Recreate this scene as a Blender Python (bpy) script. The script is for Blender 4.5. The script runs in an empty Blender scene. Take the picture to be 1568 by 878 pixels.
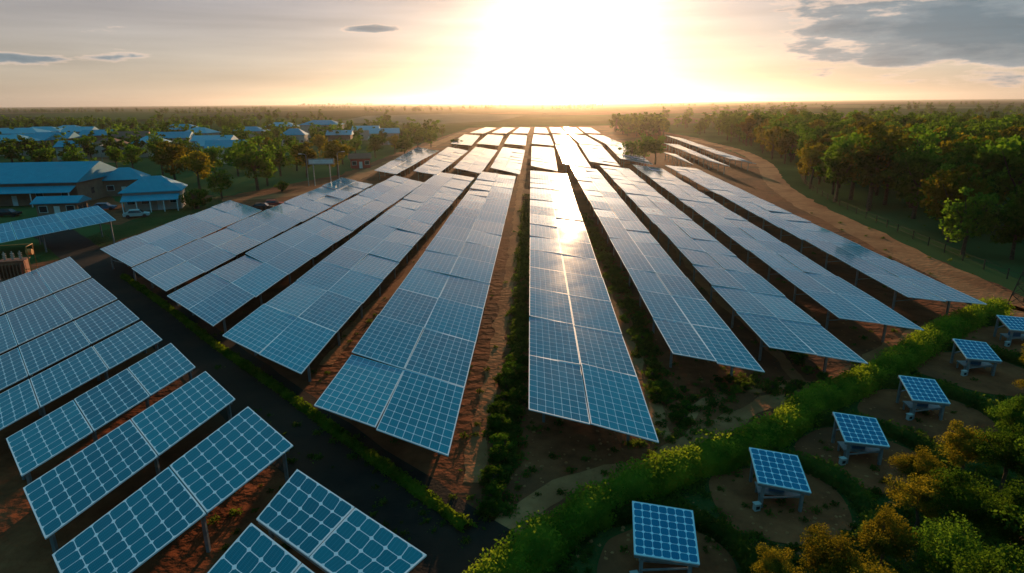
import bpy, bmesh, math, random
import numpy as np
from mathutils import Vector, Matrix, geometry
from mathutils import noise as mnoise
random.seed(4); rng=np.random.default_rng(4)
S=bpy.context.scene
S.view_settings.view_transform='Standard'; S.view_settings.look='None'; S.view_settings.exposure=0
# ------------------------------------------------------------ camera model
H=20.0; F=950.0; CX,CY=784.0,439.0
PITCH=math.atan(282/F); ROLL=math.radians(0.475)
fw=Vector((0,math.cos(PITCH),-math.sin(PITCH)))
r0=Vector((1,0,0)); u0=Vector((0,math.sin(PITCH),math.cos(PITCH)))
rr=r0*math.cos(ROLL)-u0*math.sin(ROLL); uu=u0*math.cos(ROLL)+r0*math.sin(ROLL)
CAM=Vector((0,0,H))
def ray(u,v): return fw+rr*((u-CX)/F)+uu*((CY-v)/F)
def gp(u,v,z=0.0):
    d=ray(u,v); t=(z-H)/d.z
    return CAM+d*t
def rp(u,v,p0,n):
    d=ray(u,v); t=(p0-CAM).dot(n)/d.dot(n); return CAM+d*t
def depth(p): return (p-CAM).dot(fw)
cd=bpy.data.cameras.new('camera'); cam=bpy.data.objects.new('camera',cd); S.collection.objects.link(cam)
cd.sensor_width=36; cd.lens=36*F/1568; cd.clip_end=40000; cd.clip_start=0.1
M=Matrix((( rr.x,uu.x,-fw.x,0),(rr.y,uu.y,-fw.y,0),(rr.z,uu.z,-fw.z,H),(0,0,0,1)))
cam.matrix_world=M; S.camera=cam
# ------------------------------------------------------------ sun and sky
AZ=math.radians(5.2); EL=math.radians(5.6)
SD=Vector((math.sin(AZ)*math.cos(EL),math.cos(AZ)*math.cos(EL),math.sin(EL)))
sl=bpy.data.lights.new('sun','SUN'); sl.energy=5.0; sl.angle=math.radians(0.6); sl.color=(1,0.60,0.30)
so=bpy.data.objects.new('sun',sl); S.collection.objects.link(so)
so.rotation_euler=SD.to_track_quat('Z','Y').to_euler(); so.location=(0,0,60)
W=bpy.data.worlds.new('World'); S.world=W; W.use_nodes=True
nt=W.node_tree; N=nt.nodes; L=nt.links; N.clear()
def nd(nt,t,**k):
    n=nt.nodes.new(t)
    for a,b in k.items(): setattr(n,a,b)
    return n
def mth(nt,op,a,b=None,c=None,clamp=False):
    n=nt.nodes.new('ShaderNodeMath'); n.operation=op; n.use_clamp=clamp
    for i,x in enumerate((a,b,c)):
        if x is None: continue
        if isinstance(x,(int,float)): n.inputs[i].default_value=x
        else: nt.links.new(x,n.inputs[i])
    return n.outputs[0]
def mixc(nt,f,a,b,mode='MIX'):
    n=nt.nodes.new('ShaderNodeMix'); n.data_type='RGBA'; n.blend_type=mode
    for idx,x in ((0,f),(6,a),(7,b)):
        if isinstance(x,(int,float)): n.inputs[idx].default_value=x
        elif isinstance(x,tuple): n.inputs[idx].default_value=(*x,1) if len(x)==3 else x
        else: nt.links.new(x,n.inputs[idx])
    return n.outputs[2]
tc=nd(nt,'ShaderNodeTexCoord'); nrm=nd(nt,'ShaderNodeVectorMath',operation='NORMALIZE'); L.new(tc.outputs['Generated'],nrm.inputs[0])
dot=nd(nt,'ShaderNodeVectorMath',operation='DOT_PRODUCT'); L.new(nrm.outputs[0],dot.inputs[0]); dot.inputs[1].default_value=SD
dp=mth(nt,'MAXIMUM',dot.outputs['Value'],0.0)
sx=nd(nt,'ShaderNodeSeparateXYZ'); L.new(nrm.outputs[0],sx.inputs[0])
az=mth(nt,'ARCTAN2',sx.outputs[0],sx.outputs[1]); el=mth(nt,'ARCSINE',sx.outputs[2]); elp=mth(nt,'MAXIMUM',el,0.0)
sky=nd(nt,'ShaderNodeTexSky',sky_type='NISHITA'); sky.sun_disc=False; sky.sun_elevation=EL; sky.sun_rotation=AZ
sky.air_density=1.0; sky.dust_density=0.3; sky.ozone_density=4.0
def scol(f,c,k):
    n=nd(nt,'ShaderNodeVectorMath',operation='SCALE'); n.inputs[0].default_value=c
    L.new(mth(nt,'MULTIPLY',f,k),n.inputs['Scale']); return n.outputs[0]
def vadd(a,b):
    n=nd(nt,'ShaderNodeVectorMath',operation='ADD'); L.new(a,n.inputs[0]); L.new(b,n.inputs[1]); return n.outputs[0]
skys=nd(nt,'ShaderNodeVectorMath',operation='SCALE'); L.new(sky.outputs[0],skys.inputs[0]); skys.inputs['Scale'].default_value=0.05
ss=nd(nt,'ShaderNodeMapRange',interpolation_type='SMOOTHSTEP'); L.new(el,ss.inputs[0]); ss.inputs[1].default_value=0.10; ss.inputs[2].default_value=0.50
near=mth(nt,'POWER',dp,8.0)
haze=mth(nt,'MULTIPLY',mth(nt,'EXPONENT',mth(nt,'MULTIPLY',elp,-2.6)),mth(nt,'MULTIPLY_ADD',dot.outputs['Value'],0.6,0.4))
haze=mth(nt,'MULTIPLY',mth(nt,'MAXIMUM',haze,0.0),mth(nt,'SUBTRACT',1.0,mth(nt,'MULTIPLY',ss.outputs[0],0.92)))
tot=vadd(skys.outputs[0],scol(haze,(1.0,0.74,0.60),0.52))
blue=mth(nt,'MULTIPLY',ss.outputs[0],mth(nt,'SUBTRACT',1.0,mth(nt,'MULTIPLY',near,0.6)))
tot=vadd(tot,scol(blue,(0.10,0.52,0.70),0.46))
tot=vadd(tot,scol(mth(nt,'POWER',dp,210.0),(1.0,0.90,0.72),1.8))
tot=vadd(tot,scol(mth(nt,'POWER',dp,36.0),(1.0,0.70,0.46),0.38))
# clouds
cv=nd(nt,'ShaderNodeCombineXYZ'); L.new(mth(nt,'MULTIPLY',az,5.0),cv.inputs[0]); L.new(mth(nt,'MULTIPLY',el,22.0),cv.inputs[1])
nz=nd(nt,'ShaderNodeTexNoise'); L.new(cv.outputs[0],nz.inputs['Vector']); nz.inputs['Scale'].default_value=1.6; nz.inputs['Detail'].default_value=7; nz.inputs['Roughness'].default_value=0.6
def bump(x,c,w):
    a=mth(nt,'DIVIDE',mth(nt,'SUBTRACT',x,c),w); a=mth(nt,'MULTIPLY',a,a); return mth(nt,'EXPONENT',mth(nt,'MULTIPLY',a,-1.0))
cm=mth(nt,'MULTIPLY',bump(az,0.60,0.22),bump(el,0.082,0.055))
c2=mth(nt,'MULTIPLY',bump(az,-0.65,0.13),bump(el,0.058,0.008))
c3=mth(nt,'MULTIPLY',bump(az,-0.21,0.05),bump(el,0.105,0.006))
c4=mth(nt,'MULTIPLY',bump(az,-0.45,0.25),bump(el,0.075,0.012))
msk=mth(nt,'ADD',mth(nt,'MULTIPLY',cm,0.50),mth(nt,'MULTIPLY',mth(nt,'ADD',c2,c3),0.33))
msk=mth(nt,'ADD',msk,mth(nt,'MULTIPLY',c4,0.12))
val=mth(nt,'ADD',nz.outputs['Fac'],msk)
rmp=nd(nt,'ShaderNodeMapRange',interpolation_type='SMOOTHSTEP'); L.new(val,rmp.inputs[0]); rmp.inputs[1].default_value=0.66; rmp.inputs[2].default_value=0.76
ramp=nd(nt,'ShaderNodeValToRGB'); L.new(val,ramp.inputs[0])
e=ramp.color_ramp.elements; e[0].position=0.69; e[0].color=(1.0,0.76,0.6,1); e[1].position=0.79; e[1].color=(0.24,0.31,0.35,1)
e3=ramp.color_ramp.elements.new(0.95); e3.color=(0.12,0.20,0.25,1)
tot2=mixc(nt,mth(nt,'MULTIPLY',rmp.outputs[0],0.92),tot,ramp.outputs[0])
cv2=nd(nt,'ShaderNodeCombineXYZ'); L.new(mth(nt,'MULTIPLY',az,3.0),cv2.inputs[0]); L.new(mth(nt,'MULTIPLY',el,40.0),cv2.inputs[1])
nz2=nd(nt,'ShaderNodeTexNoise'); L.new(cv2.outputs[0],nz2.inputs['Vector']); nz2.inputs['Scale'].default_value=1.0; nz2.inputs['Detail'].default_value=4
m9=nd(nt,'ShaderNodeMapRange'); L.new(nz2.outputs['Fac'],m9.inputs[0]); m9.inputs[1].default_value=0.3; m9.inputs[2].default_value=0.7; m9.inputs[3].default_value=0.86; m9.inputs[4].default_value=1.12
sc2=nd(nt,'ShaderNodeVectorMath',operation='SCALE'); L.new(tot2,sc2.inputs[0]); L.new(m9.outputs[0],sc2.inputs['Scale'])
bg=nd(nt,'ShaderNodeBackground'); L.new(sc2.outputs[0],bg.inputs[0]); bg.inputs[1].default_value=1.0
wo=nd(nt,'ShaderNodeOutputWorld'); L.new(bg.outputs[0],wo.inputs[0])
# ------------------------------------------------------------ materials
def newmat(name):
    m=bpy.data.materials.new(name); m.use_nodes=True; t=m.node_tree
    return m,t,t.nodes['Principled BSDF']
def noisy(name,c1,c2,scale=1.0,rough=0.9,bumpd=0.0,c3=None,bscale=None,metal=0,spec=0.2,detail=5):
    m,t,b=newmat(name)
    g=nd(t,'ShaderNodeNewGeometry'); n=nd(t,'ShaderNodeTexNoise'); t.links.new(g.outputs['Position'],n.inputs['Vector'])
    n.inputs['Scale'].default_value=scale; n.inputs['Detail'].default_value=detail; n.inputs['Roughness'].default_value=0.65
    mr=nd(t,'ShaderNodeMapRange'); t.links.new(n.outputs['Fac'],mr.inputs[0]); mr.inputs[1].default_value=0.35; mr.inputs[2].default_value=0.65
    col=mixc(t,mr.outputs[0],c1,c2)
    if c3:
        n2=nd(t,'ShaderNodeTexNoise'); t.links.new(g.outputs['Position'],n2.inputs['Vector']); n2.inputs['Scale'].default_value=scale*0.13; n2.inputs['Detail'].default_value=4
        m2=nd(t,'ShaderNodeMapRange'); t.links.new(n2.outputs['Fac'],m2.inputs[0]); m2.inputs[1].default_value=0.48; m2.inputs[2].default_value=0.62
        col=mixc(t,m2.outputs[0],col,c3)
    t.links.new(col,b.inputs['Base Color']); b.inputs['Roughness'].default_value=rough; b.inputs['Metallic'].default_value=metal
    b.inputs['Specular IOR Level'].default_value=spec
    if bumpd:
        n3=nd(t,'ShaderNodeTexNoise'); t.links.new(g.outputs['Position'],n3.inputs['Vector']); n3.inputs['Scale'].default_value=bscale or scale*3; n3.inputs['Detail'].default_value=4
        bp=nd(t,'ShaderNodeBump'); bp.inputs['Distance'].default_value=bumpd; t.links.new(n3.outputs['Fac'],bp.inputs['Height']); t.links.new(bp.outputs[0],b.inputs['Normal'])
    return m
soil=noisy('red_soil',(0.19,0.052,0.022),(0.36,0.105,0.042),0.5,0.95,0.25,c3=(0.15,0.05,0.025),bscale=1.2,spec=0.03,detail=7)
path=noisy('dirt_path',(0.42,0.145,0.058),(0.56,0.21,0.085),0.8,0.95,0.15,c3=(0.34,0.11,0.045),bscale=2,spec=0.03,detail=6)
asph=noisy('old_asphalt',(0.024,0.014,0.011),(0.042,0.024,0.017),0.6,0.9,0.03,c3=(0.07,0.03,0.018),bscale=6,spec=0.1)
grassm=noisy('grass',(0.03,0.055,0.012),(0.055,0.08,0.018),0.35,0.95,0.3,c3=(0.08,0.065,0.025),bscale=3,spec=0.03)
steel=noisy('galvanised_steel',(0.24,0.25,0.26),(0.34,0.34,0.34),3,0.5,metal=0.5,detail=2)
frame=noisy('aluminium_frame',(0.62,0.73,0.77),(0.72,0.81,0.85),2,0.5,metal=0.0,detail=2)
dark=noisy('panel_backsheet',(0.03,0.035,0.045),(0.05,0.055,0.065),2,0.6,detail=2)
bark=noisy('bark',(0.06,0.04,0.025),(0.12,0.08,0.05),4,0.95,detail=3)
white=noisy('white_paint',(0.65,0.64,0.6),(0.8,0.8,0.78),1,0.6)
greyp=noisy('grey_paint',(0.4,0.4,0.38),(0.5,0.5,0.48),1,0.6)
wallb=noisy('brown_wall',(0.24,0.12,0.08),(0.34,0.19,0.12),0.5,0.85)
wallw=noisy('cream_wall',(0.42,0.36,0.30),(0.55,0.48,0.40),0.5,0.85)
redm=noisy('red_paint',(0.45,0.05,0.04),(0.55,0.08,0.05),1,0.6)
bluem=noisy('blue_paint',(0.05,0.12,0.2),(0.07,0.15,0.24),1,0.4)
blackm=noisy('rubber',(0.015,0.015,0.015),(0.03,0.03,0.03),4,0.8)
orange=noisy('orange_pipe',(0.5,0.2,0.05),(0.6,0.25,0.07),3,0.6)
rustm=noisy('red_oxide_paint',(0.3,0.1,0.06),(0.4,0.15,0.08),2,0.7)
glass,t,b=newmat('window_glass'); b.inputs['Base Color'].default_value=(0.02,0.03,0.04,1); b.inputs['Roughness'].default_value=0.1
def roofmat(name,c1,c2):
    m,t,b=newmat(name); tcn=nd(t,'ShaderNodeTexCoord'); n=nd(t,'ShaderNodeTexNoise'); t.links.new(tcn.outputs['Object'],n.inputs['Vector']); n.inputs['Scale'].default_value=0.7; n.inputs['Detail'].default_value=5
    w=nd(t,'ShaderNodeTexWave'); t.links.new(tcn.outputs['Object'],w.inputs['Vector']); w.inputs['Scale'].default_value=1.5
    col=mixc(t,n.outputs['Fac'],c1,c2); col=mixc(t,mth(t,'MULTIPLY',w.outputs['Fac'],0.25),col,(0.02,0.06,0.1)); t.links.new(col,b.inputs['Base Color']); b.inputs['Roughness'].default_value=0.6
    b.inputs['Specular IOR Level'].default_value=0.12
    bp=nd(t,'ShaderNodeBump'); bp.inputs['Distance'].default_value=0.06; t.links.new(w.outputs['Fac'],bp.inputs['Height']); t.links.new(bp.outputs[0],b.inputs['Normal']); return m
roofb=roofmat('blue_metal_roof',(0.01,0.30,0.44),(0.04,0.48,0.62)); roofw=roofmat('pale_metal_roof',(0.12,0.46,0.58),(0.28,0.62,0.72)); roofr=roofmat('rust_roof',(0.30,0.10,0.06),(0.42,0.16,0.09))
def panelmat(name,c1,c2,lw=0.035,dots=0.13,linec=(0.52,0.72,0.80)):
    m,t,b=newmat(name)
    uv=nd(t,'ShaderNodeUVMap'); s=nd(t,'ShaderNodeSeparateXYZ'); t.links.new(uv.outputs[0],s.inputs[0])
    def dist(o):
        f=mth(t,'FRACT',o); return mth(t,'MINIMUM',f,mth(t,'SUBTRACT',1.0,f))
    du,dv=dist(s.outputs[0]),dist(s.outputs[1])
    line=mth(t,'LESS_THAN',mth(t,'MINIMUM',du,dv),lw)
    dia=mth(t,'LESS_THAN',mth(t,'ADD',du,dv),dots)
    bus=mth(t,'LESS_THAN',dist(mth(t,'MULTIPLY',s.outputs[0],4.0)),0.07)
    fin=mth(t,'LESS_THAN',dist(mth(t,'MULTIPLY',s.outputs[1],12.0)),0.14)
    at=nd(t,'ShaderNodeAttribute',attribute_name='tone'); 
    wn=nd(t,'ShaderNodeTexWhiteNoise',noise_dimensions='3D'); fl=nd(t,'ShaderNodeVectorMath',operation='FLOOR'); t.links.new(uv.outputs[0],fl.inputs[0])
    ad=nd(t,'ShaderNodeVectorMath',operation='ADD'); t.links.new(fl.outputs[0],ad.inputs[0]); t.links.new(at.outputs['Color'],ad.inputs[1]); t.links.new(ad.outputs[0],wn.inputs['Vector'])
    f=mth(t,'ADD',mth(t,'MULTIPLY',at.outputs['Fac'],0.65),mth(t,'MULTIPLY',wn.outputs['Value'],0.35))
    col=mixc(t,f,c1,c2)
    col=mixc(t,mth(t,'MULTIPLY',fin,0.08),col,(0.1,0.45,0.6))
    col=mixc(t,mth(t,'MULTIPLY',bus,0.14),col,(0.1,0.45,0.6))
    col=mixc(t,mth(t,'MAXIMUM',line,dia),col,linec)
    g=nd(t,'ShaderNodeNewGeometry'); n=nd(t,'ShaderNodeTexNoise'); t.links.new(g.outputs['Position'],n.inputs['Vector']); n.inputs['Scale'].default_value=0.5; n.inputs['Detail'].default_value=4
    col=mixc(t,mth(t,'MULTIPLY',n.outputs['Fac'],0.03),col,(0.25,0.2,0.15))
    t.links.new(col,b.inputs['Base Color'])
    t.links.new(mth(t,'MULTIPLY_ADD',n.outputs['Fac'],0.08,0.05),b.inputs['Roughness']); b.inputs['IOR'].default_value=1.33
    b.inputs['Specular IOR Level'].default_value=0.35
    return m
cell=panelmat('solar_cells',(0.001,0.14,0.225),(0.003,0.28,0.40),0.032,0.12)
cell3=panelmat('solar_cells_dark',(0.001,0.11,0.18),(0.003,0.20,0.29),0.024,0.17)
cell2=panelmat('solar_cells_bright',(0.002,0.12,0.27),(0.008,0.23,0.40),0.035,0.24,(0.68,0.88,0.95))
def leafmat(name,c1,c2,tr):
    m,t,b=newmat(name); tcn=nd(t,'ShaderNodeTexCoord'); oi=nd(t,'ShaderNodeObjectInfo')
    n=nd(t,'ShaderNodeTexNoise'); t.links.new(tcn.outputs['Object'],n.inputs['Vector']); n.inputs['Scale'].default_value=0.7; n.inputs['Detail'].default_value=2
    mr=nd(t,'ShaderNodeMapRange'); t.links.new(n.outputs['Fac'],mr.inputs[0]); mr.inputs[1].default_value=0.38; mr.inputs[2].default_value=0.62
    col=mixc(t,mr.outputs[0],c1,c2)
    mul=nd(t,'ShaderNodeVectorMath',operation='SCALE'); t.links.new(col,mul.inputs[0]); t.links.new(mth(t,'MULTIPLY_ADD',oi.outputs['Random'],0.8,0.6),mul.inputs['Scale'])
    df=nd(t,'ShaderNodeBsdfDiffuse'); t.links.new(mul.outputs[0],df.inputs[0])
    tl=nd(t,'ShaderNodeBsdfTranslucent'); m2=nd(t,'ShaderNodeVectorMath',operation='MULTIPLY'); t.links.new(mul.outputs[0],m2.inputs[0]); m2.inputs[1].default_value=tr; t.links.new(m2.outputs[0],tl.inputs[0])
    mx=nd(t,'ShaderNodeMixShader'); mx.inputs[0].default_value=0.5; t.links.new(df.outputs[0],mx.inputs[1]); t.links.new(tl.outputs[0],mx.inputs[2]); t.links.new(mx.outputs[0],t.nodes['Material Output'].inputs[0]); t.nodes.remove(b); return m
lg=leafmat('green_leaves',(0.028,0.068,0.010),(0.075,0.13,0.016),(2.3,2.3,1.0))
ly=leafmat('golden_leaves',(0.075,0.08,0.010),(0.145,0.125,0.016),(2.4,2.1,0.9))
lh=leafmat('hedge_leaves',(0.06,0.12,0.012),(0.15,0.22,0.022),(2.2,2.0,1.0))
lw=leafmat('weed_leaves',(0.045,0.075,0.015),(0.09,0.12,0.02),(2.0,2.0,1.0))
# ------------------------------------------------------------ mesh builder
class MB:
    def __init__(s): s.v=[];s.f=[];s.m=[];s.uv={};s.tone={}
    def quad(s,a,b,c,d,m=0,uv=None,tone=None):
        i=len(s.v); s.v+= [tuple(a),tuple(b),tuple(c),tuple(d)]; s.f.append((i,i+1,i+2,i+3)); s.m.append(m)
        if uv: s.uv[len(s.f)-1]=uv
        if tone is not None: s.tone[len(s.f)-1]=tone
    def hexa(s,bt,tp,m=0,top=True,bottom=True):
        i=len(s.v); s.v+=[tuple(p) for p in bt]+[tuple(p) for p in tp]
        fs=[(i+k,i+(k+1)%4,i+4+(k+1)%4,i+4+k) for k in range(4)]
        if bottom: fs.append((i+3,i+2,i+1,i))
        if top: fs.append((i+4,i+5,i+6,i+7))
        s.f+=fs; s.m+=[m]*len(fs)
    def box(s,x,y,z,X,Y,Z,m=0):
        s.hexa([(x,y,z),(X,y,z),(X,Y,z),(x,Y,z)],[(x,y,Z),(X,y,Z),(X,Y,Z),(x,Y,Z)],m)
    def beam(s,a,b,w,h,m=0):
        a=Vector(a);b=Vector(b); d=(b-a).normalized(); up=Vector((0,0,1)) if abs(d.z)<0.95 else Vector((0,1,0))
        sd=d.cross(up).normalized()*w/2; un=sd.normalized().cross(d)*h/2
        s.hexa([a-sd-un,a+sd-un,a+sd+un,a-sd+un],[b-sd-un,b+sd-un,b+sd+un,b-sd+un],m)
    def tube(s,pts,rad,n=7,m=0):
        i0=len(s.v); K=len(pts)
        for k,(p,r) in enumerate(zip(pts,rad)):
            p=Vector(p); d=(Vector(pts[min(k+1,K-1)])-Vector(pts[max(k-1,0)])).normalized()
            a=d.orthogonal().normalized() if abs(d.z)<0.9 else Vector((1,0,0)); a=(a-d*a.dot(d)).normalized(); b=d.cross(a)
            for j in range(n):
                t=2*math.pi*j/n; s.v.append(tuple(p+a*r*math.cos(t)+b*r*math.sin(t)))
        for k in range(K-1):
            for j in range(n):
                s.f.append((i0+k*n+j,i0+k*n+(j+1)%n,i0+(k+1)*n+(j+1)%n,i0+(k+1)*n+j)); s.m.append(m)
        s.f.append(tuple(i0+(K-1)*n+j for j in range(n))); s.m.append(m)
    def leaves(s,P,size,m=0,asp=0.6,flat=0.0):
        P=np.asarray(P); n=len(P)
        a=rng.normal(size=(n,3)); a/=np.linalg.norm(a,axis=1)[:,None]
        q=rng.normal(size=(n,3)); b=np.cross(a,q); b/=np.linalg.norm(b,axis=1)[:,None]
        sz=(size*(0.6+0.8*rng.random(n)))[:,None]
        a=a*sz*0.5; b=b*sz*0.5*asp
        V=np.stack([P-a,P+b,P+a,P-b],1).reshape(-1,3)
        i=len(s.v); s.v+=V.tolist(); s.f+=(np.arange(4*n).reshape(-1,4)+i).tolist(); s.m+=[m]*n
    def mesh(s,name,mats):
        me=bpy.data.meshes.new(name); me.from_pydata(s.v,[],s.f); 
        for m in mats: me.materials.append(m)
        me.polygons.foreach_set('material_index',s.m)
        if s.uv:
            ul=me.uv_layers.new(name='UVMap'); at=me.attributes.new('tone','FLOAT_COLOR','FACE')
            for fi,uvs in s.uv.items():
                ls=me.polygons[fi].loop_start
                for k in range(4): ul.data[ls+k].uv=uvs[k]
                t=s.tone.get(fi,0.5); at.data[fi].color=(t,t,t,1)
        me.update(); return me
def link(name,me,parent=None,loc=None,rot=0,sc=1):
    o=bpy.data.objects.new(name,me); S.collection.objects.link(o)
    if parent: o.parent=parent
    if loc is not None: o.location=loc
    o.rotation_euler=(0,0,rot); o.scale=(sc,sc,sc); return o
def empty(name,loc=(0,0,0),rot=0):
    o=bpy.data.objects.new(name,None); S.collection.objects.link(o); o.location=loc; o.rotation_euler=(0,0,rot); o.empty_display_size=0.5; return o
# ------------------------------------------------------------ evening haze (real low-lying atmosphere)
hm=bpy.data.materials.new('evening_haze'); hm.use_nodes=True; t=hm.node_tree; t.nodes.clear()
vs_=nd(t,'ShaderNodeVolumeScatter'); vs_.inputs['Color'].default_value=(1,0.90,0.80,1); vs_.inputs['Density'].default_value=0.00007; vs_.inputs['Anisotropy'].default_value=0.8
ho=nd(t,'ShaderNodeOutputMaterial'); t.links.new(vs_.outputs[0],ho.inputs['Volume'])
mb=MB(); mb.box(-7000,-300,-5,7000,11500,110); link('haze_background',mb.mesh('haze_background',[hm]))
# ------------------------------------------------------------ solar tables
def lerp(a,b,t): return a+(b-a)*t
def table(name,c,ncol=2,mlen=8.0,cellsz=0.8,mat=None,jit=0.02,legs=True,pstep=8.0,postw=0.16):
    NL,NR,FR,FL=c
    ln=((FL-NL).length+(FR-NR).length)/2; wd=((NR-NL).length*0.5+(FR-FL).length*0.5)
    nr=max(1,round(ln/mlen)); mb=MB()
    nrm=(NR-NL).cross(FL-NL).normalized()
    P=lambda s,t: lerp(lerp(NL,NR,s),lerp(FL,FR,s),t)
    gs=0.03/wd; gt=0.035/ln; fr_s=0.06/wd; fr_t=0.06/ln
    cu=max(2,round(wd/ncol/cellsz)); cvn=max(2,round(ln/nr/cellsz))
    for i in range(ncol):
        for j in range(nr):
            s0,s1=i/ncol+gs,(i+1)/ncol-gs; t0,t1=j/nr+gt,(j+1)/nr-gt
            z=[nrm*random.uniform(-jit,jit) for _ in range(3)]; z.append(z[0]+z[2]-z[1])
            o=[P(s0,t0)+z[0],P(s1,t0)+z[1],P(s1,t1)+z[2],P(s0,t1)+z[3]]
            a,b_=s0+fr_s,s1-fr_s; c_,d_=t0+fr_t,t1-fr_t
            def Q(s,t):
                x=(s-s0)/(s1-s0); y=(t-t0)/(t1-t0); return lerp(lerp(o[0],o[1],x),lerp(o[3],o[2],x),y)
            n_=[Q(a,c_),Q(b_,c_),Q(b_,d_),Q(a,d_)]
            tone=random.random()
            mb.quad(*n_,m=0,uv=[(0,0),(cu,0),(cu,cvn),(0,cvn)],tone=tone)
            for k in range(4): mb.quad(o[k],o[(k+1)%4],n_[(k+1)%4],n_[k],m=1)
            lo=[p-nrm*0.07 for p in o]; mb.hexa(lo,o,m=1,top=False,bottom=False); mb.quad(lo[3],lo[2],lo[1],lo[0],m=2)
    if legs:
        off=nrm*0.24
        npst=max(2,round(ln/pstep)+1)
        for s in (0.14,0.86):
            mb.beam(P(s,0.005)-off,P(s,0.995)-off,0.14,0.2,3)
            for k in range(npst):
                t=(k/(npst-1))*0.94+0.03; p=P(s,t)-off-nrm*0.12; mb.beam((p.x,p.y,-0.3),p,postw,postw,3)
        for k in range(npst):
            t=(k/(npst-1))*0.94+0.03; mb.beam(P(0.02,t)-nrm*0.17,P(0.98,t)-nrm*0.17,0.1,0.1,3)
            a=P(0.14,t); b2=P(0.86,t); a=Vector((a.x,a.y,a.z*0.45)); mb.beam(a,b2-off*1.8,0.07,0.07,3)
    return link(name,mb.mesh(name,[mat or cell,frame,dark,steel]))
ZT=2.7
def T(c,z=ZT,**k): return table('solar_panel_array',[gp(u,v,z) for u,v in c],**k)
fan=[[(153,381),(201,409),(401,323),(352,307)],[(201,411),(254,447),(571,283),(523,272)],[(255,452),(326,498),(650,280),(604,269)],
[(340,515),(461,571),(727,272),(672,263)],[(480,620),(687,699),(790,270),(738,263)],[(809,628),(1010,676),(868,267),(812,261)],
[(1030,541),(1172,569),(914,259),(873,255)],[(1178,530),(1330,558),(963,258),(918,253)],[(1285,487),(1416,505),(1014,258),(968,252)],[(1390,455),(1512,467),(1066,258),(1018,253)]]
for c in fan: T(c,jit=0.08)
mid=[[(573,261),(607,267),(672,231),(640,225)],[(633,262),(669,268),(717,231),(686,225)],[(694,257),(736,266),(762,230),(728,225)],[(751,257),(796,267),(804,230),(770,225)],
[(813,254),(854,262),(848,227),(814,224)],[(862,250),(905,257),(884,225),(850,222)],[(903,247),(950,255),(922,224),(887,221)],[(950,243),(1000,252),(962,223),(926,219)],
[(1040,243),(1062,252),(1035,236),(1016,233)],[(1085,246),(1118,255),(1040,222),(1016,219)],[(1118,243),(1158,251),(1042,211),(1018,207)]]
for c in mid: T(c,mlen=9,jit=0.07)
c225=[(690,722),(730,764),(772,805),(814,848),(851,884),(888,923),(927,960)]
c206=[(711,735),(747,771),(781,807),(817,842),(846,869),(872,897),(900,925)]
c195=[(744,760),(770,789),(796,812),(819,836),(841,859),(862,882),(886,905)]
for (a,b2),(c,d),(e1,f1) in zip(c225,c206,c195):
    T([(a,220),(b2,223),(d,208),(c,206)],mlen=12,pstep=14)
    x0,x1=lerp(c,e1,0.25),lerp(d,f1,0.25)
    T([(x0,203.5),(x1,204.5),(f1,196),(e1,195)],mlen=14,pstep=18)
left=[[(-80,463),(-80,514),(140,424),(107,393)],[(-80,518),(-80,578),(180,457),(142,426)],[(-80,582),(-80,638),(214,488),(182,460)],[(-80,645),(-80,702),(249,520),(217,491)],
[(8,672),(32,730),(300,562),(262,525)],[(34,748),(68,826),(361,611),(315,568)],[(78,850),(118,940),(450,682),(380,622)],
[(391,795),(570,925),(655,850),(455,717)],[(312,882),(490,1010),(558,936),(385,799)]]
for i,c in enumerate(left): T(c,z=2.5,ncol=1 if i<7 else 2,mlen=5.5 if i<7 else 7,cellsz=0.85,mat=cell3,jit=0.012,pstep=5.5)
cn=Vector((0,-math.sin(math.radians(9)),math.cos(math.radians(9)))); cp=gp(90,345,3.4)
table('carport_solar_canopy',[rp(u,v,cp,cn) for u,v in [(-60,354),(-60,384),(178,337),(150,315)]],ncol=2,mlen=7)
pads=[((967,766),(970,850),(1073,866),(1062,781),(1005,853),3.1),((1146,684),(1160,740),(1244,756),(1222,697),(1193,757),3.4),((1274,630),(1294,677),(1364,685),(1342,640),(1318,690),3.5),
((1375,574),(1397,613),(1457,619),(1432,581),(1415,626),3.8),((1458,518),(1480,549),(1536,554),(1510,524),(1500,562),4.0),((1525,482),(1547,505),(1592,509),(1568,486),(1562,512),4.2)]
padc=[]
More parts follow.
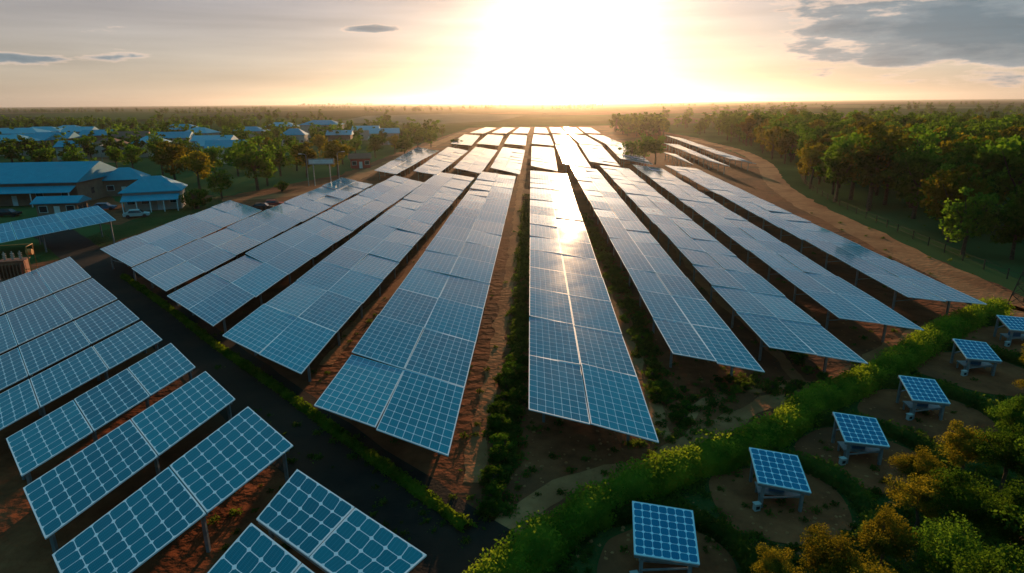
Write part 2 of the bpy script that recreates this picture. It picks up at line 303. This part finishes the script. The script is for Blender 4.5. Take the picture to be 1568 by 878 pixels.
for a,b2,c,d,g,r in pads:
    cen=gp((a[0]+c[0])/2,(a[1]+c[1])/2,1.7); n=Vector((0.05,-math.sin(math.radians(16)),math.cos(math.radians(16)))).normalized()
    q=[rp(*p,cen,n) for p in (b2,c,d,a)]
    ob=table('small_solar_table',q,ncol=1,mlen=50,cellsz=0.42,mat=cell2,jit=0,pstep=2.4,postw=0.14)
    gc=Vector((cen.x,cen.y,0)); padc.append((gc,r))
    mb=MB(); w=(q[1]-q[0]).length*0.42
    mb.box(-w,-0.5,0.55,w,0.5,0.63,0)
    for sx_ in(-w+0.1,w-0.1):
        for sy in(-0.42,0.42): mb.beam((sx_,sy,-0.05),(sx_,sy,0.55),0.09,0.09,0)
    mb.box(-w*0.5,-0.25,0.63,w*0.2,0.25,1.0,1)
    link('inverter_bench',mb.mesh('inverter_bench',[steel,bluem]),loc=gc+Vector((0,-0.1,0)),rot=math.atan2((q[1]-q[0]).y,(q[1]-q[0]).x))
    mb=MB(); mb.box(-0.15,-0.11,0,0.15,0.11,0.42,0); mb.box(-0.18,-0.14,0.42,0.18,0.14,0.46,0); mb.box(-0.1,-0.13,0.15,0.1,-0.112,0.32,1)
    link('junction_box',mb.mesh('junction_box',[greyp,blackm]),loc=gc+Vector((-w-0.35,-1.0,0)),rot=0.2)
# ------------------------------------------------------------ ground sheets
def sheet(name,pts,z,mat,amp=0.0,step=None):
    pts=[Vector((p[0],p[1],0)) for p in pts]; out=[]
    for i,p in enumerate(pts):
        q=pts[(i+1)%len(pts)]; l=(q-p).length; k=max(1,int(l/step)) if step else 1
        for j in range(k):
            t=lerp(p,q,j/k); out.append(t)
    res=[]
    for p in out:
        if amp: p=p+Vector((mnoise.noise(p*0.31),mnoise.noise(p*0.31+Vector((9,3,1))),0))*amp
        res.append(Vector((p.x,p.y,z)))
    tri=geometry.tessellate_polygon([res]); me=bpy.data.meshes.new(name)
    n=lambda t:(t if (res[t[1]]-res[t[0]]).cross(res[t[2]]-res[t[0]]).z>0 else (t[0],t[2],t[1]))
    me.from_pydata([tuple(p) for p in res],[],[n(t) for t in tri]); me.materials.append(mat); return link(name,me)
def G(l): return [gp(u,v) for u,v in l]
def smooth(pts,step=1.5):
    pts=[Vector((p[0],p[1],0)) for p in pts]; P=[pts[0]*2-pts[1]]+pts+[pts[-1]*2-pts[-2]]; out=[]
    for i in range(1,len(P)-2):
        a,b,c,d=P[i-1:i+3]; k=max(2,int((c-b).length/step))
        for j in range(k):
            t=j/k; out.append(0.5*((2*b)+(c-a)*t+(2*a-5*b+4*c-d)*t*t+(3*b-a-3*c+d)*t**3))
    out.append(pts[-1]); return out
def ribbon(name,pts,w,z,mat,amp=0.3,step=1.5):
    c=smooth(pts,step); vs=[];fs=[]
    for i,p in enumerate(c):
        d=(c[min(i+1,len(c)-1)]-c[max(i-1,0)]).normalized(); s=Vector((-d.y,d.x,0))
        ww=w*(0.5+amp*0.5*mnoise.noise(p*0.35)); w2=w*(0.5+amp*0.5*mnoise.noise(p*0.35+Vector((5,5,5))))
        ww+=0.12*mnoise.noise(p*2.1); w2+=0.12*mnoise.noise(p*2.3)
        a=p+s*ww;b=p-s*w2; vs+=[(a.x,a.y,z),(b.x,b.y,z)]
        if i: k=2*i; fs.append((k-2,k-1,k+1,k))
    me=bpy.data.meshes.new(name); me.from_pydata(vs,[],fs); me.materials.append(mat); return link(name,me)
fm,t,b=newmat('farmland'); g=nd(t,'ShaderNodeNewGeometry'); mp=nd(t,'ShaderNodeMapping'); t.links.new(g.outputs['Position'],mp.inputs[0]); mp.inputs['Scale'].default_value=(0.0012,0.0016,1); mp.inputs['Rotation'].default_value=(0,0,0.3)
vo=nd(t,'ShaderNodeTexVoronoi',distance='CHEBYCHEV'); t.links.new(mp.outputs[0],vo.inputs['Vector']); vo.inputs['Scale'].default_value=1.0
cr=nd(t,'ShaderNodeValToRGB'); s=nd(t,'ShaderNodeSeparateColor'); t.links.new(vo.outputs['Color'],s.inputs[0]); t.links.new(s.outputs[0],cr.inputs[0]); cr.color_ramp.interpolation='CONSTANT'
cols=[(0,(0.025,0.06,0.02)),(0.25,(0.05,0.10,0.028)),(0.45,(0.022,0.05,0.018)),(0.6,(0.08,0.12,0.04)),(0.75,(0.16,0.10,0.06)),(0.88,(0.03,0.065,0.025))]
while len(cr.color_ramp.elements)<len(cols): cr.color_ramp.elements.new(0.5)
for e_,(p,c) in zip(cr.color_ramp.elements,cols): e_.position=p; e_.color=(*c,1)
n=nd(t,'ShaderNodeTexNoise'); t.links.new(g.outputs['Position'],n.inputs['Vector']); n.inputs['Scale'].default_value=0.03; n.inputs['Detail'].default_value=8
mr=nd(t,'ShaderNodeMapRange'); t.links.new(n.outputs['Fac'],mr.inputs[0]); mr.inputs[1].default_value=0.4; mr.inputs[2].default_value=0.6
col=mixc(t,mth(t,'MULTIPLY',mr.outputs[0],0.5),cr.outputs[0],(0.03,0.045,0.016)); t.links.new(col,b.inputs['Base Color']); b.inputs['Roughness'].default_value=1; b.inputs['Specular IOR Level'].default_value=0.0
R=16000; me=bpy.data.meshes.new('ground'); me.from_pydata([(-R,-2000,0),(R,-2000,0),(R,R,0),(-R,R,0)],[],[(0,1,2,3)]); me.materials.append(fm); link('ground',me)
sheet('soil_ground',G([(-300,430),(100,396),(340,302),(520,268),(640,222),(720,196),(960,192),(1075,213),(1190,262),(1215,300),(1320,350),(1700,510),(1900,900),(1500,1400),(-200,1400),(-700,700)]),0.01,soil,1.5,3)
sheet('lawn',G([(760,905),(860,815),(950,765),(1060,720),(1160,688),(1240,645),(1340,585),(1400,550),(1450,515),(1510,488),(1750,470),(1900,900),(1500,1300),(700,1300)]),0.02,grassm,0.8,1.5)
sheet('lawn',G([(40,400),(200,338),(330,300),(360,305),(150,380),(100,396),(-40,420)]),0.02,grassm,0.8,2)
sheet('dirt_yard',G([(60,240),(190,234),(205,248),(120,252),(80,250)]),0.015,path,2,6)
sheet('dirt_yard',G([(70,300),(160,296),(215,330),(300,320),(330,300),(300,298),(280,330),(180,345),(60,335)]),0.015,soil,1,3)
ribbon('dirt_road',G([(1060,214),(1120,228),(1165,248),(1188,280),(1232,312),(1310,350),(1405,398),(1505,445),(1600,490)]),5.2,0.03,path,0.35,3)
ribbon('dirt_road',G([(340,306),(430,300),(500,290),(560,265),(640,232),(710,203)]),6,0.03,path,0.3,3)
ribbon('dirt_road',G([(735,850),(790,795),(860,748),(960,722),(1020,708),(1080,662),(1180,618),(1240,598),(1310,570),(1360,535),(1430,500),(1520,470),(1580,478)]),1.6,0.03,path,0.9,0.5)
ribbon('dirt_road',G([(1050,640),(1090,610),(1190,590),(1290,585),(1330,570)]),1.1,0.034,path,0.9,0.5)
ribbon('asphalt_road',G([(60,340),(130,392),(210,455),(300,530),(420,630),(560,740),(740,880),(900,1010)]),5.6,0.04,asph,0.12,2)
for l,w in (([(799,268),(784,400),(764,520),(745,620),(722,740)],1.3),([(868,268),(905,400),(945,480),(985,590),(1015,670)],1.3),([(730,272),(640,400),(560,480),(500,560)],1.0),([(960,262),(1050,400),(1150,500),(1230,590)],1.0)):
    ribbon('dirt_path',G(l),w,0.036,path,0.7,0.6)
for i,(gc,r) in enumerate(padc):
    pts=[gc+Vector((math.cos(a)*r,math.sin(a)*r*1.0-0.4,0)) for a in np.linspace(0,2*math.pi,90,endpoint=False)]
    sheet('dirt_pad',pts,0.045+i*0.002,soil,0.5)
for l,c in (([(510,188),(560,178),(700,174),(800,178),(760,186),(640,192)],(0.12,0.16,0.11)),([(1070,176),(1200,172),(1340,178),(1330,184),(1150,184)],(0.34,0.19,0.12)),([(700,167),(860,163),(1000,168),(900,172)],(0.05,0.08,0.03)),([(1150,163),(1300,161),(1560,166),(1400,167)],(0.14,0.17,0.07)),([(20,178),(160,171),(330,174),(200,185)],(0.05,0.11,0.03)),([(960,185),(1060,180),(1100,188),(1000,193)],(0.12,0.09,0.06)),([(300,186),(420,180),(520,184),(380,192)],(0.06,0.12,0.03))):
    sheet('farm_field',G(l),0.3,noisy('crop_field',tuple(x*0.7 for x in c),tuple(x*1.05 for x in c),0.03,1,spec=0.0),8,60)
# ------------------------------------------------------------ trees
def treemesh(name,seed,mat,h=10,Rr=3.8,ncl=45,nl=90,ls=0.3,base=0.3,cs=0.3):
    rd=random.Random(seed); r2=np.random.default_rng(seed); mb=MB()
    tp=[(0,0,-0.2),(rd.uniform(-.1,.1),rd.uniform(-.1,.1),h*0.2),(rd.uniform(-.3,.3),rd.uniform(-.3,.3),h*0.45),(rd.uniform(-.5,.5),rd.uniform(-.5,.5),h*0.78)]
    mb.tube(tp,[0.3,0.23,0.16,0.05],8,0)
    cz=h*(base+1)/2; rz=h*(1-base)/2; P=[]
    sh=Vector((seed*3.1,seed*1.7,0))
    for i in range(ncl):
        d=Vector((rd.gauss(0,1),rd.gauss(0,1),rd.gauss(0,1))).normalized(); lump=0.82+0.55*mnoise.noise(d*1.6+sh)
        q=rd.random()**0.45*lump; c=Vector((d.x*Rr*q,d.y*Rr*q,cz+d.z*rz*q))
        if c.z<h*base*1.1 and rd.random()<.5: continue
        if i<14:
            k=rd.uniform(0.25,0.6); st=Vector(tp[1]).lerp(Vector(tp[3]),k); mid_=(st+c)/2+Vector((0,0,-0.3))
            mb.tube([st,mid_,c],[0.11,0.07,0.02],5,0)
        rc=Rr*cs*rd.uniform(0.7,1.25)
        X=r2.normal(size=(nl,3)); X/=np.linalg.norm(X,axis=1)[:,None]; X*=(r2.random(nl)**0.4)[:,None]*rc; X[:,2]*=0.7
        P.append(X+np.array(c))
    mb.leaves(np.concatenate(P),ls,1,0.65)
    return mb.mesh(name,[bark,mat])
tHi=[treemesh('tree_hi',s_,m_,ncl=60,nl=200,ls=0.23) for s_,m_ in ((1,lg),(2,ly),(3,ly),(4,lg))]
tMid=[treemesh('tree_mid',s_,m_,ncl=42,nl=48,ls=0.54,base=0.15) for s_,m_ in ((5,lg),(6,lg),(7,ly),(8,lg))]
tLow=[treemesh('tree_low',s_,m_,ncl=22,nl=22,ls=1.1,base=0.08) for s_,m_ in ((9,lg),(10,lg),(11,lg))]
bushM=treemesh('bush',12,lg,h=2.4,Rr=1.5,ncl=26,nl=70,ls=0.22,base=0.0)
def tree(u,v,hpx,me,name='deciduous_tree'):
    p=gp(u,v); h=hpx*depth(p)/F; hp=10 if me!=bushM else 2.4
    o=link(name,me,loc=(p.x,p.y,0),rot=random.uniform(0,6.28),sc=h/hp); o.scale.x*=random.uniform(1.0,1.25); return o
for u,v,h,k in [(395,292,72,0),(270,285,60,2),(306,290,52,2),(250,268,45,1),(340,305,42,0),(240,245,38,0),(205,262,38,3),(180,262,34,1),(120,270,40,0),(75,262,34,3),(145,290,42,0),(95,285,30,1),
 (470,272,48,2),(518,270,48,2),(430,270,52,0),(385,262,40,2),(450,250,40,1),(545,245,32,1),(575,242,34,3),(605,236,26,2),(640,230,24,1),(660,226,24,0),(415,245,30,2),(490,240,30,2),(365,270,46,1),(410,285,50,2),(455,262,40,0),
 (20,250,34,0),(50,246,34,1),(140,245,34,3),(295,262,40,0),(330,268,42,3),(525,252,34,0),(620,240,28,0)]:
    tree(u,v,h*1.18,tMid[k])
for u,v,h in [(302,320,34),(432,293,18),(700,225,14),(55,290,20)]: tree(u,v,h,bushM,'round_bush')
for u,v,h,k in [(985,252,48,0),(966,250,38,3),(1003,252,46,1)]: tree(u,v,h,tMid[k])
for u,v,h,k in [(1185,915,90,1),(1262,915,120,2),(1345,880,110,2),(1315,960,130,1),(1400,815,105,1),(1395,760,80,2),(1470,735,95,1),(1455,830,120,0),(1530,760,120,3),(1545,690,90,0),(1590,640,80,1),(1440,920,140,3),(1540,880,150,0),(1600,790,150,3),(1500,1000,190,0),(1620,950,200,3),(1585,590,70,2)]:
    tree(u,v,h,tHi[k])
def inpoly(x,y,P):
    c=False; j=len(P)-1
    for i in range(len(P)):
        if (P[i].y>y)!=(P[j].y>y) and x<(P[j].x-P[i].x)*(y-P[i].y)/(P[j].y-P[i].y)+P[i].x: c=not c
        j=i
    return c
def scatter(parent,pts,me,nm):
    vs=[];fs=[]
    for x,y,z,s in pts:
        a=random.uniform(0,6.28); k=len(vs)
        for q in range(4):
            t=a+q*math.pi/2; vs.append((x+math.cos(t)*s*0.7071,y+math.sin(t)*s*0.7071,z))
        fs.append((k,k+1,k+2,k+3))
    im=bpy.data.meshes.new(nm+'_points'); im.from_pydata(vs,[],fs); io=link(nm+'_points',im,parent)
    io.instance_type='FACES'; io.use_instance_faces_scale=True; io.show_instancer_for_render=False; io.show_instancer_for_viewport=False
    link(nm,me,io)
def forest(name,poly,spacing,meshes,smin,smax,gap=-9):
    P=G(poly); x0,x1=min(p.x for p in P),max(p.x for p in P); y0,y1=min(p.y for p in P),max(p.y for p in P)
    par=empty(name); grp=[[] for _ in meshes]; y=y0; 
    while y<y1:
        x=x0
        while x<x1:
            px,py=x+random.uniform(-.45,.45)*spacing,y+random.uniform(-.45,.45)*spacing
            if inpoly(px,py,P) and mnoise.noise(Vector((px*.008,py*.008,4)))>gap: grp[random.randrange(len(meshes))].append((px,py,0,random.uniform(smin,smax)*(1+0.3*mnoise.noise(Vector((px,py,0))*0.02))))
            x+=spacing
        y+=spacing
    for g_,m_ in zip(grp,meshes):
        if g_: scatter(par,g_,m_,'tree_crown')
forest('forest',[(1110,214),(1200,207),(1330,215),(1568,225),(1800,250),(1800,520),(1640,462),(1500,402),(1400,362),(1310,322),(1240,298),(1215,275),(1200,255)],7.4,tMid,0.9,1.55)
forest('forest',[(1060,205),(1150,200),(1568,200),(1900,215),(1900,250),(1568,222),(1330,213),(1200,206),(1110,212)],11,tLow,0.8,1.3)
forest('forest',[(1000,197),(1100,191),(1500,188),(1900,192),(1900,212),(1568,198),(1150,198)],20,tLow,0.8,1.2,-0.15)
forest('tree_belt',[(930,203),(960,196),(1010,200),(1020,210),(960,212)],9,tLow,0.9,1.2)
forest('tree_belt',[(-200,235),(0,226),(120,212),(330,212),(420,205),(640,205),(690,208),(650,218),(560,226),(440,226),(330,240),(220,246),(60,258),(-200,275)],12.5,tLow,0.6,1.0,-0.3)
forest('tree_belt',[(-300,200),(0,193),(300,188),(640,188),(690,195),(640,204),(300,204),(0,212),(-300,225)],19,tLow,0.6,1.1,0.0)
for l in ([(-100,189),(500,184)],[(250,175),(700,171)],[(-50,174),(400,171)],[(1000,187),(1600,182)],[(980,179),(1568,175)],[(1100,171),(1600,169)],[(700,168),(1060,167)],[(0,169.5),(780,165)],[(860,163.5),(1568,161)]):
    a,b2=gp(*l[0]),gp(*l[1]); n_=min(500,int((b2-a).length/11)); pts=[]
    for i in range(n_):
        p=lerp(a,b2,random.random()); w=mnoise.noise(Vector((p.x*0.004,p.y*0.004,1)))
        if w>-0.1: pts.append((p.x+random.uniform(-9,9),p.y+random.uniform(-1,1)*(8+p.y*0.015)+w*p.y*0.05,0,random.uniform(.7,1.3)))
    if pts: par=empty('tree_belt'); scatter(par,pts,tLow[0],'tree_crown')
# weeds and shrubs
tuft=MB(); tuft.leaves(np.stack([rng.normal(0,.22,60),rng.normal(0,.22,60),np.abs(rng.normal(0.12,.12,60))],1),0.24,0,0.4); tuftM=tuft.mesh('weed',[lw])
def near_line(l,n_,spread,s0,s1,me,name):
    c=smooth(G(l),1.0); pts=[]
    for _ in range(n_):
        p=random.choice(c); pts.append((p.x+random.gauss(0,spread),p.y+random.gauss(0,spread),0.02,random.uniform(s0,s1)))
    par=empty(name); scatter(par,pts,me,'clump')
near_line([(809,300),(800,420),(794,540),(782,650),(762,780)],680,0.38,0.6,1.6,tuftM,'weeds')
near_line([(893,330),(955,450),(1000,560),(1045,660)],420,0.5,0.4,1.4,tuftM,'weeds')
near_line([(740,300),(680,400),(600,500),(540,580)],240,0.5,0.4,1.2,tuftM,'weeds')
near_line([(1010,320),(1080,400),(1170,490),(1240,570)],160,0.5,0.4,1.1,tuftM,'weeds')
near_line([(1000,680),(1090,600),(1150,585),(1200,600)],110,1.2,0.4,1.1,tuftM,'weeds')
near_line([(790,560),(776,670),(760,740),(742,790)],34,0.35,0.3,0.55,bushM,'shrub_row')
near_line([(960,470),(995,560),(1030,650)],18,0.4,0.25,0.45,bushM,'shrub_row')
near_line([(1040,610),(1110,590),(1200,610),(1260,560)],12,0.8,0.2,0.4,bushM,'shrub_row')
pts=[]
for _ in range(700):
    p=gp(random.uniform(300,1500),random.uniform(300,860)); pts.append((p.x,p.y,0.02,random.uniform(.2,.8)))
scatter(empty('weeds'),pts,tuftM,'clump')
pts=[]
for _ in range(2800):
    p=gp(random.uniform(760,1650),random.uniform(500,900))
    if inpoly(p.x,p.y,G([(760,905),(860,815),(1060,720),(1240,645),(1400,550),(1510,488),(1750,470),(1900,900)])) and all((p-c).length>r+0.2 for c,r in padc): pts.append((p.x,p.y,0.02,random.uniform(.4,.9)))
scatter(empty('lawn_grass'),pts,tuftM,'clump')
bmx=bmesh.new(); bmesh.ops.create_icosphere(bmx,subdivisions=2,radius=0.5)
for v_ in bmx.verts: v_.co*=1+0.5*mnoise.noise(v_.co*2.5); v_.co.z*=0.6
stm=bpy.data.meshes.new('stone'); bmx.to_mesh(stm); stm.materials.append(path); bmx.free()
pts=[]
for _ in range(1100):
    v_=random.uniform(480,860); p=gp(random.uniform(max(700,v_*0.55+340),1450),v_); pts.append((p.x,p.y,0.03,random.uniform(.05,.22)))
scatter(empty('stones'),pts,stm,'stone')
# ------------------------------------------------------------ hedges
def hedge(name,pts,w,h,dens,mat=lh,ls=0.2):
    c=smooth(pts,0.4); mb=MB(); P=[]; prev=None
    for i,p in enumerate(c):
        d=(c[min(i+1,len(c)-1)]-c[max(i-1,0)]).normalized(); s=Vector((-d.y,d.x,0)); k=1+0.25*mnoise.noise(p*0.5)+0.2*mnoise.noise(p*1.3)
        ring=[p+s*(w*0.40*k*math.cos(a))+Vector((0,0,h*0.8*k*math.sin(a)**0.7)) for a in np.linspace(0,math.pi,7)]
        if prev:
            for j in range(6): mb.quad(prev[j],ring[j],ring[j+1],prev[j+1],0)
        prev=ring
        n_=int(dens*0.4*(w+h*1.4)); a=rng.random(n_)*math.pi; q=1+rng.normal(0,0.1,n_)
        al=(rng.random(n_)-.5)*0.5
        base=np.array(p)+np.outer(al,np.array(d)); X=base+np.outer(w*0.47*k*np.cos(a)*q,np.array(s)); X[:,2]+=h*0.92*k*np.sin(a)**0.7*q; P.append(X)
    mb.leaves(np.concatenate(P),ls,0,0.6); return link(name,mb.mesh(name,[mat]))
hedge('hedge',G([(700,960),(770,895),(830,848),(900,798),(970,760),(1060,722),(1140,696),(1205,661),(1245,628),(1300,604),(1350,578),(1395,550),(1440,520),(1500,490),(1530,480)]),2.3,1.6,100,ls=0.16)
hedge('verge_hedge',G([(190,425),(260,475),(330,530),(430,600),(520,668),(620,740),(715,812)]),0.8,0.45,60)
for (gc,r),a0,a1 in zip(padc,(-60,-50,-60,-60,-40,-40),(120,110,110,100,100,100)):
    hedge('curved_hedge',[gc+Vector((math.cos(math.radians(a))*(r+.8),math.sin(math.radians(a))*(r+.8)-.4,0)) for a in np.linspace(a0,a1,9)],1.2,0.8,60,lw)
# ------------------------------------------------------------ buildings
def house(name,u,v,w,d,h,rot=0.0,roof=None,wall=None,rh=2.0,hip=True,nwin=4,porch=False):
    p=gp(u,v); e=empty(name,(p.x,p.y,0),rot); roof=roof or roofb; wall=wall or wallw
    mb=MB(); mb.box(-w/2,0,0,w/2,d,h); link('walls',mb.mesh('walls',[wall]),e)
    mb=MB(); o=0.6; a=[(-w/2-o,-o,h+.004),(w/2+o,-o,h+.004),(w/2+o,d+o,h+.004),(-w/2-o,d+o,h+.004)]; ins=(d/2) if hip else 0
    r1=(-w/2-o+ins,d/2,h+rh); r2=(w/2+o-ins,d/2,h+rh); z=0.15
    up=lambda q:(q[0],q[1],q[2]+z)
    mb.quad(up(a[0]),up(a[1]),up(r2),up(r1)); mb.quad(up(a[2]),up(a[3]),up(r1),up(r2))
    mb.v+=[up(a[1]),up(a[2]),up(r2),up(a[3]),up(a[0]),up(r1)]; k=len(mb.v)-6; mb.f+=[(k,k+1,k+2),(k+3,k+4,k+5)]; mb.m+=[0,0]
    mb.quad(a[3],a[2],a[1],a[0]); 
    for i in range(4): mb.quad(a[i],a[(i+1)%4],up(a[(i+1)%4]),up(a[i]))
    link('roof',mb.mesh('roof',[roof]),e)
    mb=MB(); 
    for i in range(nwin):
        x=-w/2+w*(i+0.5)/nwin
        if i==nwin//2: mb.box(x-.5,-.05,0,x+.5,0.02,2.1,1); continue
        mb.box(x-.75,-.04,h*.35,x+.75,.02,h*.35+1.3,1); mb.box(x-.65,-.07,h*.35+.1,x+.65,-.042,h*.35+1.2,0)
    for y in (d*.3,d*.7): mb.box(w/2-.02,y-.6,h*.35,w/2+.05,y+.6,h*.35+1.2,0)
    link('windows',mb.mesh('windows',[glass,white]),e)
    if porch:
        mb=MB(); mb.hexa([(-w/2,-3,h*.62),(w/2,-3,h*.62),(w/2,-.1,h*.85),(-w/2,-.1,h*.85)],[(-w/2,-3,h*.62+.1),(w/2,-3,h*.62+.1),(w/2,-.1,h*.85+.1),(-w/2,-.1,h*.85+.1)])
        for x in np.linspace(-w/2+.3,w/2-.3,5): mb.box(x-.08,-2.9,0,x+.08,-2.74,h*.62,1)
        link('porch',mb.mesh('porch',[roof,white]),e)
    return e
house('warehouse_building',5,316,30,20,4.6,0.12,roofb,wallb,3.4,False,6,True)
house('teal_roof_house',236,322,10,8,3.6,0.35,roofb,wallw,2.6,True,4,True)
house('teal_roof_house',192,300,8,7,3.6,0.35,roofb,wallb,2.4,True,3)
house('storage_shed',150,300,7,5,3.0,0.15,roofb,wallb,1.0,False,3)
house('storage_shed',90,333,7,4,2.6,0.15,roofb,wallb,1.0,False,3)
for u,v,w,d,h,r_,rf in [(18,222,28,14,5,0.1,roofw),(60,218,22,14,5,0.2,roofw),(40,232,20,12,4,-.1,roofb),(100,210,18,12,4,0,roofw),(262,228,16,11,4,.2,roofb),(300,222,14,10,5,-.2,roofw),(325,234,15,10,4,.1,roofw),(318,245,13,9,4,0,roofw),(350,248,13,9,4,.3,roofb),(275,214,20,12,5,.1,roofb),(490,208,24,14,6,0,roofb),(590,219,14,10,4,.2,roofw),(200,228,14,10,4,.2,roofr),(150,222,16,10,4,.1,roofb),(430,205,20,12,4,.1,roofw),(380,214,18,12,4,.1,roofb),(5,236,20,12,4,.2,roofw),(80,228,16,10,4,.1,roofb),(560,212,14,10,4,.1,roofw),(120,218,14,10,5,.1,roofw),(230,238,11,9,4,.2,roofw),(165,238,10,8,3.5,.1,roofr),(110,243,10,8,3.5,.1,roofb),(520,222,11,8,4,.1,roofw),(450,222,11,8,4,.1,roofb)]:
    house('town_house',u,v+3,w,d,h+1.5,r_,rf,random.choice([wallw,wallb]),random.uniform(2,3),random.random()<.4,4)
house('red_barn',553,258,6,5,3.0,0.3,roofr,redm,1.4,False,3)
# ------------------------------------------------------------ street furniture, vehicles
def car(u,v,rot,mat):
    p=gp(u,v); e=empty('parked_car',(p.x,p.y,0),rot); mb=MB()
    prof=[(-2.1,.35),(2.1,.35),(2.15,.75),(1.2,.9),(.6,1.4),(-1.1,1.45),(-1.8,.95),(-2.15,.85)]
    n_=len(prof)
    for y in (-.85,.85): 
        for x,z in prof: mb.v.append((x,y*(0.82 if z>1.2 else 1),z))
    for i in range(n_): mb.f.append((i,(i+1)%n_,n_+(i+1)%n_,n_+i)); mb.m.append(1 if i in(3,5) else 0)
    mb.f+=[tuple(range(n_))[::-1],tuple(range(n_,2*n_))]; mb.m+=[0,0]
    link('body',mb.mesh('body',[mat,glass]),e)
    mb=MB()
    for s_ in(-1,1): mb.quad((-1.3,.86*s_,.95),(.95,.86*s_,.95),(.5,.74*s_,1.35),(-1.0,.74*s_,1.38))
    link('side_windows',mb.mesh('side_windows',[glass]),e)
    mb=MB()
    for x in(-1.35,1.35):
        for s_ in(-1,1): mb.tube([(x,.65*s_,.33),(x,.88*s_,.33)],[.33,.33],14)
    link('wheels',mb.mesh('wheels',[blackm]),e)
for u,v,r_,m_ in [(402,322,.2,blackm),(418,317,.3,redm),(210,333,.4,greyp),(160,322,.3,bluem),(12,332,.2,blackm),(130,325,.5,redm)]: car(u,v,r_,m_)
p=gp(495,285); mb=MB()
mb.beam((-2,0,0),(-2,0,6.6),.22,.22,0); mb.beam((2,0,0),(2,0,6.6),.22,.22,0); mb.box(-3.2,-.12,5.4,3.2,.12,6.8,1); mb.box(-2.9,-.15,5.6,2.9,-.125,6.6,2)
link('billboard_sign',mb.mesh('billboard_sign',[steel,steel,white]),loc=(p.x,p.y,0),rot=.1)
for u,v in ((473,285),(520,280),(160,262)):
    p=gp(u,v); mb=MB(); mb.tube([(0,0,0),(0,0,7.5),(0.3,0,7.9),(1.5,0,8.0)],[.11,.07,.06,.05],8); mb.box(1.2,-.15,7.9,2.0,.15,8.05,1)
    link('street_lamp',mb.mesh('street_lamp',[steel,white]),loc=(p.x,p.y,0),rot=random.uniform(0,3))
p=gp(28,430); e=empty('electrical_transformer',(p.x,p.y,0),.3)
mb=MB(); mb.box(-1.3,-.8,.3,1.3,.8,2.5); mb.box(-1.4,-.9,2.5,1.4,.9,2.6); mb.box(-2,-1.4,0,2,1.4,.3)
for i in range(7): mb.box(-1.2+i*.36,-1.2,.6,-1.12+i*.36,-.8,2.2)
link('tank',mb.mesh('tank',[rustm]),e)
mb=MB()
for x in(-.8,0,.8):
    mb.tube([(x,0,2.6),(x,0,3.6)],[.12,.06],8); 
    for k in range(4): mb.tube([(x,0,2.7+k*.2),(x,0,2.75+k*.2)],[.2,.2],10)
link('bushings',mb.mesh('bushings',[wallw]),e)
mb=MB(); mb.tube([(-1.9,.9,0),(-1.9,.9,4.2),(1.9,.9,4.2),(1.9,.9,0)],[.09]*4,8); mb.tube([(1.5,0,3.4),(2.1,0,3.4)],[.35,.35],12); mb.tube([(1.4,-1.2,0),(1.4,-1.3,1.6),(2.6,-1.3,1.6),(2.6,-1.3,0)],[.07]*4,8)
mb.tube([(-1.9,-.9,0),(-1.9,-.9,4.2),(-1.9,.9,4.2)],[.07]*3,8); mb.tube([(1.9,-.9,0),(1.9,-.9,4.2),(1.9,.9,4.2)],[.07]*3,8)
link('pipes',mb.mesh('pipes',[orange]),e)
p=gp(1572,470); mb=MB(); hT=6.5; w0=1.1
cs_=lambda z:[( sx_*w0*(1-z/hT*.75),sy*w0*(1-z/hT*.75),z) for sx_,sy in((-1,-1),(1,-1),(1,1),(-1,1))]
for k in range(4): mb.beam(cs_(0)[k],cs_(hT)[k],.08,.08)
for i in range(6):
    a=cs_(i*hT/6); b2=cs_((i+1)*hT/6)
    for k in range(4): mb.beam(a[k],b2[(k+1)%4],.04,.04); mb.beam(a[(k+1)%4],b2[k],.04,.04); mb.beam(b2[k],b2[(k+1)%4],.04,.04)
for z in(4.8,6.2): mb.beam((-1.8,0,z),(1.8,0,z),.08,.08)
link('lattice_pylon',mb.mesh('lattice_pylon',[bark]),loc=(p.x,p.y,0),rot=.3)
mb=MB(); c=smooth(G([(1200,262),(1206,285),(1250,316),(1330,356),(1420,400),(1560,462)]),4)
for i,q in enumerate(c):
    mb.beam((q.x+4.5,q.y,0),(q.x+4.5,q.y,1.3),.1,.1)
    if i:
        pq=c[i-1]
        for z in(.5,1.1): mb.beam((pq.x+4.5,pq.y,z),(q.x+4.5,q.y,z),.03,.03)
link('wire_fence',mb.mesh('wire_fence',[bark]))
mb=MB()
for i in range(34):
    x=-2700+i*28+random.uniform(-15,15); hh=random.choice([12,14,18,24,16]); w=random.uniform(12,26)
    mb.box(x,8200+i*2,0,x+w,8230+i*2,hh*1.2)
link('distant_city_buildings',mb.mesh('distant_city_buildings',[wallb]))
vs=[];fs=[]
for i in range(41):
    x=i/40*2-1; 
    for y in (0,1,2): vs.append((350+x*1500,10500+y*400,(0,1,0)[y]*42*math.exp(-x*x*5)*(1+.15*math.sin(i*1.1))))
for i in range(40):
    for y in(0,1): k=i*3+y; fs.append((k,k+3,k+4,k+1))
me=bpy.data.meshes.new('hill'); me.from_pydata(vs,[],fs); me.materials.append(noisy('hill_scrub',(0.05,0.05,0.03),(0.08,0.07,0.04),.01)); link('distant_hill',me)
print('OBJ',len(bpy.data.objects))
